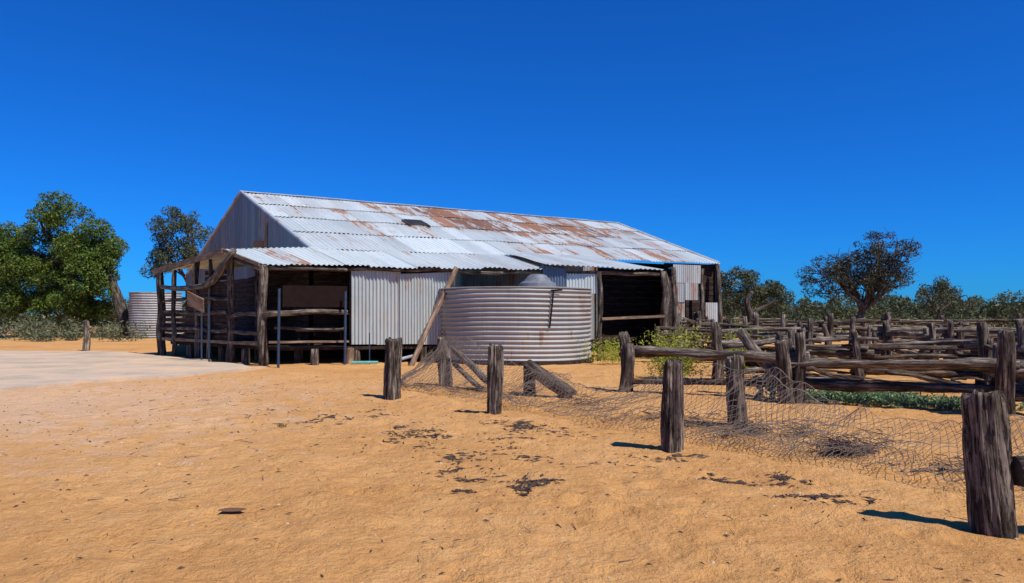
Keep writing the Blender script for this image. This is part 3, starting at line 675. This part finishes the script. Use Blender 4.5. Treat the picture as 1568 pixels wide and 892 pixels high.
for _ in range(110):
    y=rs.uniform(42,62);x=rs.uniform(-.85,-.50)*y;h=rs.uniform(.3,1.2)
    cs.append((x,y,h*.5));cr.append(h);ns.append(130)
for _ in range(70):
    y=rs.uniform(45,64);x=rs.uniform(.3,.8)*y;h=rs.uniform(.4,1.3)
    cs.append((x,y,h*.5));cr.append(h);ns.append(110)
leaves('saltbush',cs,cr,ns,.07,m_leaf('leaf_saltbush',(.05,.062,.033),(.12,.14,.07),(.22,.24,.12)))
def weed(name,x,y,rx,h,n,sd,mat,ls=(.02,.05)):
    rs=random.Random(sd);V4=[];Fs=[]
    for _ in range(n):
        bx=x+rs.gauss(0,rx*.45);by=y+rs.gauss(0,rx*.4);a=rs.uniform(0,6.28);tl=rs.uniform(.1,.5);hh=h*rs.uniform(.4,1.1)
        top=V((bx+math.cos(a)*tl*hh,by+math.sin(a)*tl*hh,hh))
        for k in range(14):
            t=rs.uniform(.15,1);c=lerp(V((bx,by,0)),top,t);s=rs.uniform(*ls)
            d=V((rs.gauss(0,1),rs.gauss(0,1),rs.gauss(.3,.6))).normalized();e=d.cross(V((rs.gauss(0,1),rs.gauss(0,1),rs.gauss(0,1)))).normalized()
            o=len(V4);V4+= [c,c+d*s+e*s*.35,c+d*s*2,c+d*s-e*s*.35];Fs.append((o,o+1,o+2,o+3))
    me=bpy.data.meshes.new(name);me.from_pydata([tuple(v) for v in V4],[],Fs);me.materials.append(mat)
    ob=bpy.data.objects.new(name,me);scene.collection.objects.link(ob)
weed('weed_clump',3.95,17.9,.62,1.2,360,1,L_yel);weed('weed_clump',5.75,18.7,.42,1.2,170,2,L_yel);weed('weed_clump',3.15,23.2,.8,.85,170,3,L_yel)
weed('weed_clump',-3.24,10.4,.05,.05,5,5,L_olive,(.008,.02));weed('weed_clump',1.98,5.8,.03,.03,4,7,L_olive,(.005,.012))
ws=m_leaf('leaf_succulent',(.05,.09,.03),(.16,.24,.10),(.28,.38,.21))
for i,(x,y,rx) in enumerate([(5.6,13.9,.6),(6.3,13.5,.8),(7.1,13.0,.8),(7.9,12.7,.8),(6.8,14.0,.9)]): weed('ground_creeper',x,y,rx,.13,200,10+i,ws)
# ------------------------------------------------------------ light, sky, camera
el=math.radians(54);az=math.atan2(.756,-.655)
s=V((math.sin(az)*math.cos(el),math.cos(az)*math.cos(el),math.sin(el)))
ld=bpy.data.lights.new('sun','SUN');ld.energy=5.0;ld.angle=math.radians(.5);ld.color=(1,.96,.88)
lo=bpy.data.objects.new('sun',ld);scene.collection.objects.link(lo);lo.rotation_euler=(-s).to_track_quat('-Z','Y').to_euler()
w=bpy.data.worlds.new('World');scene.world=w;w.use_nodes=True;nt=w.node_tree;bg=nt.nodes['Background']
sk=nt.nodes.new('ShaderNodeTexSky');sk.sky_type='NISHITA';sk.sun_disc=False;sk.sun_elevation=el;sk.sun_rotation=az;sk.ozone_density=4;sk.air_density=1.0;sk.dust_density=.1;sk.altitude=300
gm=nt.nodes.new('ShaderNodeMix');gm.data_type='RGBA';gm.blend_type='MULTIPLY';gm.inputs[0].default_value=1;gm.inputs[7].default_value=(.06,.53,1.36,1)
nt.links.new(sk.outputs[0],gm.inputs[6]);nt.links.new(gm.outputs[2],bg.inputs[0]);bg.inputs[1].default_value=.094
cd=bpy.data.cameras.new('camera');co=bpy.data.objects.new('camera',cd);scene.collection.objects.link(co)
cd.lens=25.94;cd.sensor_width=36;cd.shift_y=.0217;cd.clip_end=3000;cd.clip_start=.1
co.location=(0,0,1.6);co.rotation_euler=(math.pi/2,0,0);scene.camera=co
scene.view_settings.view_transform='Standard';scene.view_settings.look='None';scene.view_settings.exposure=0
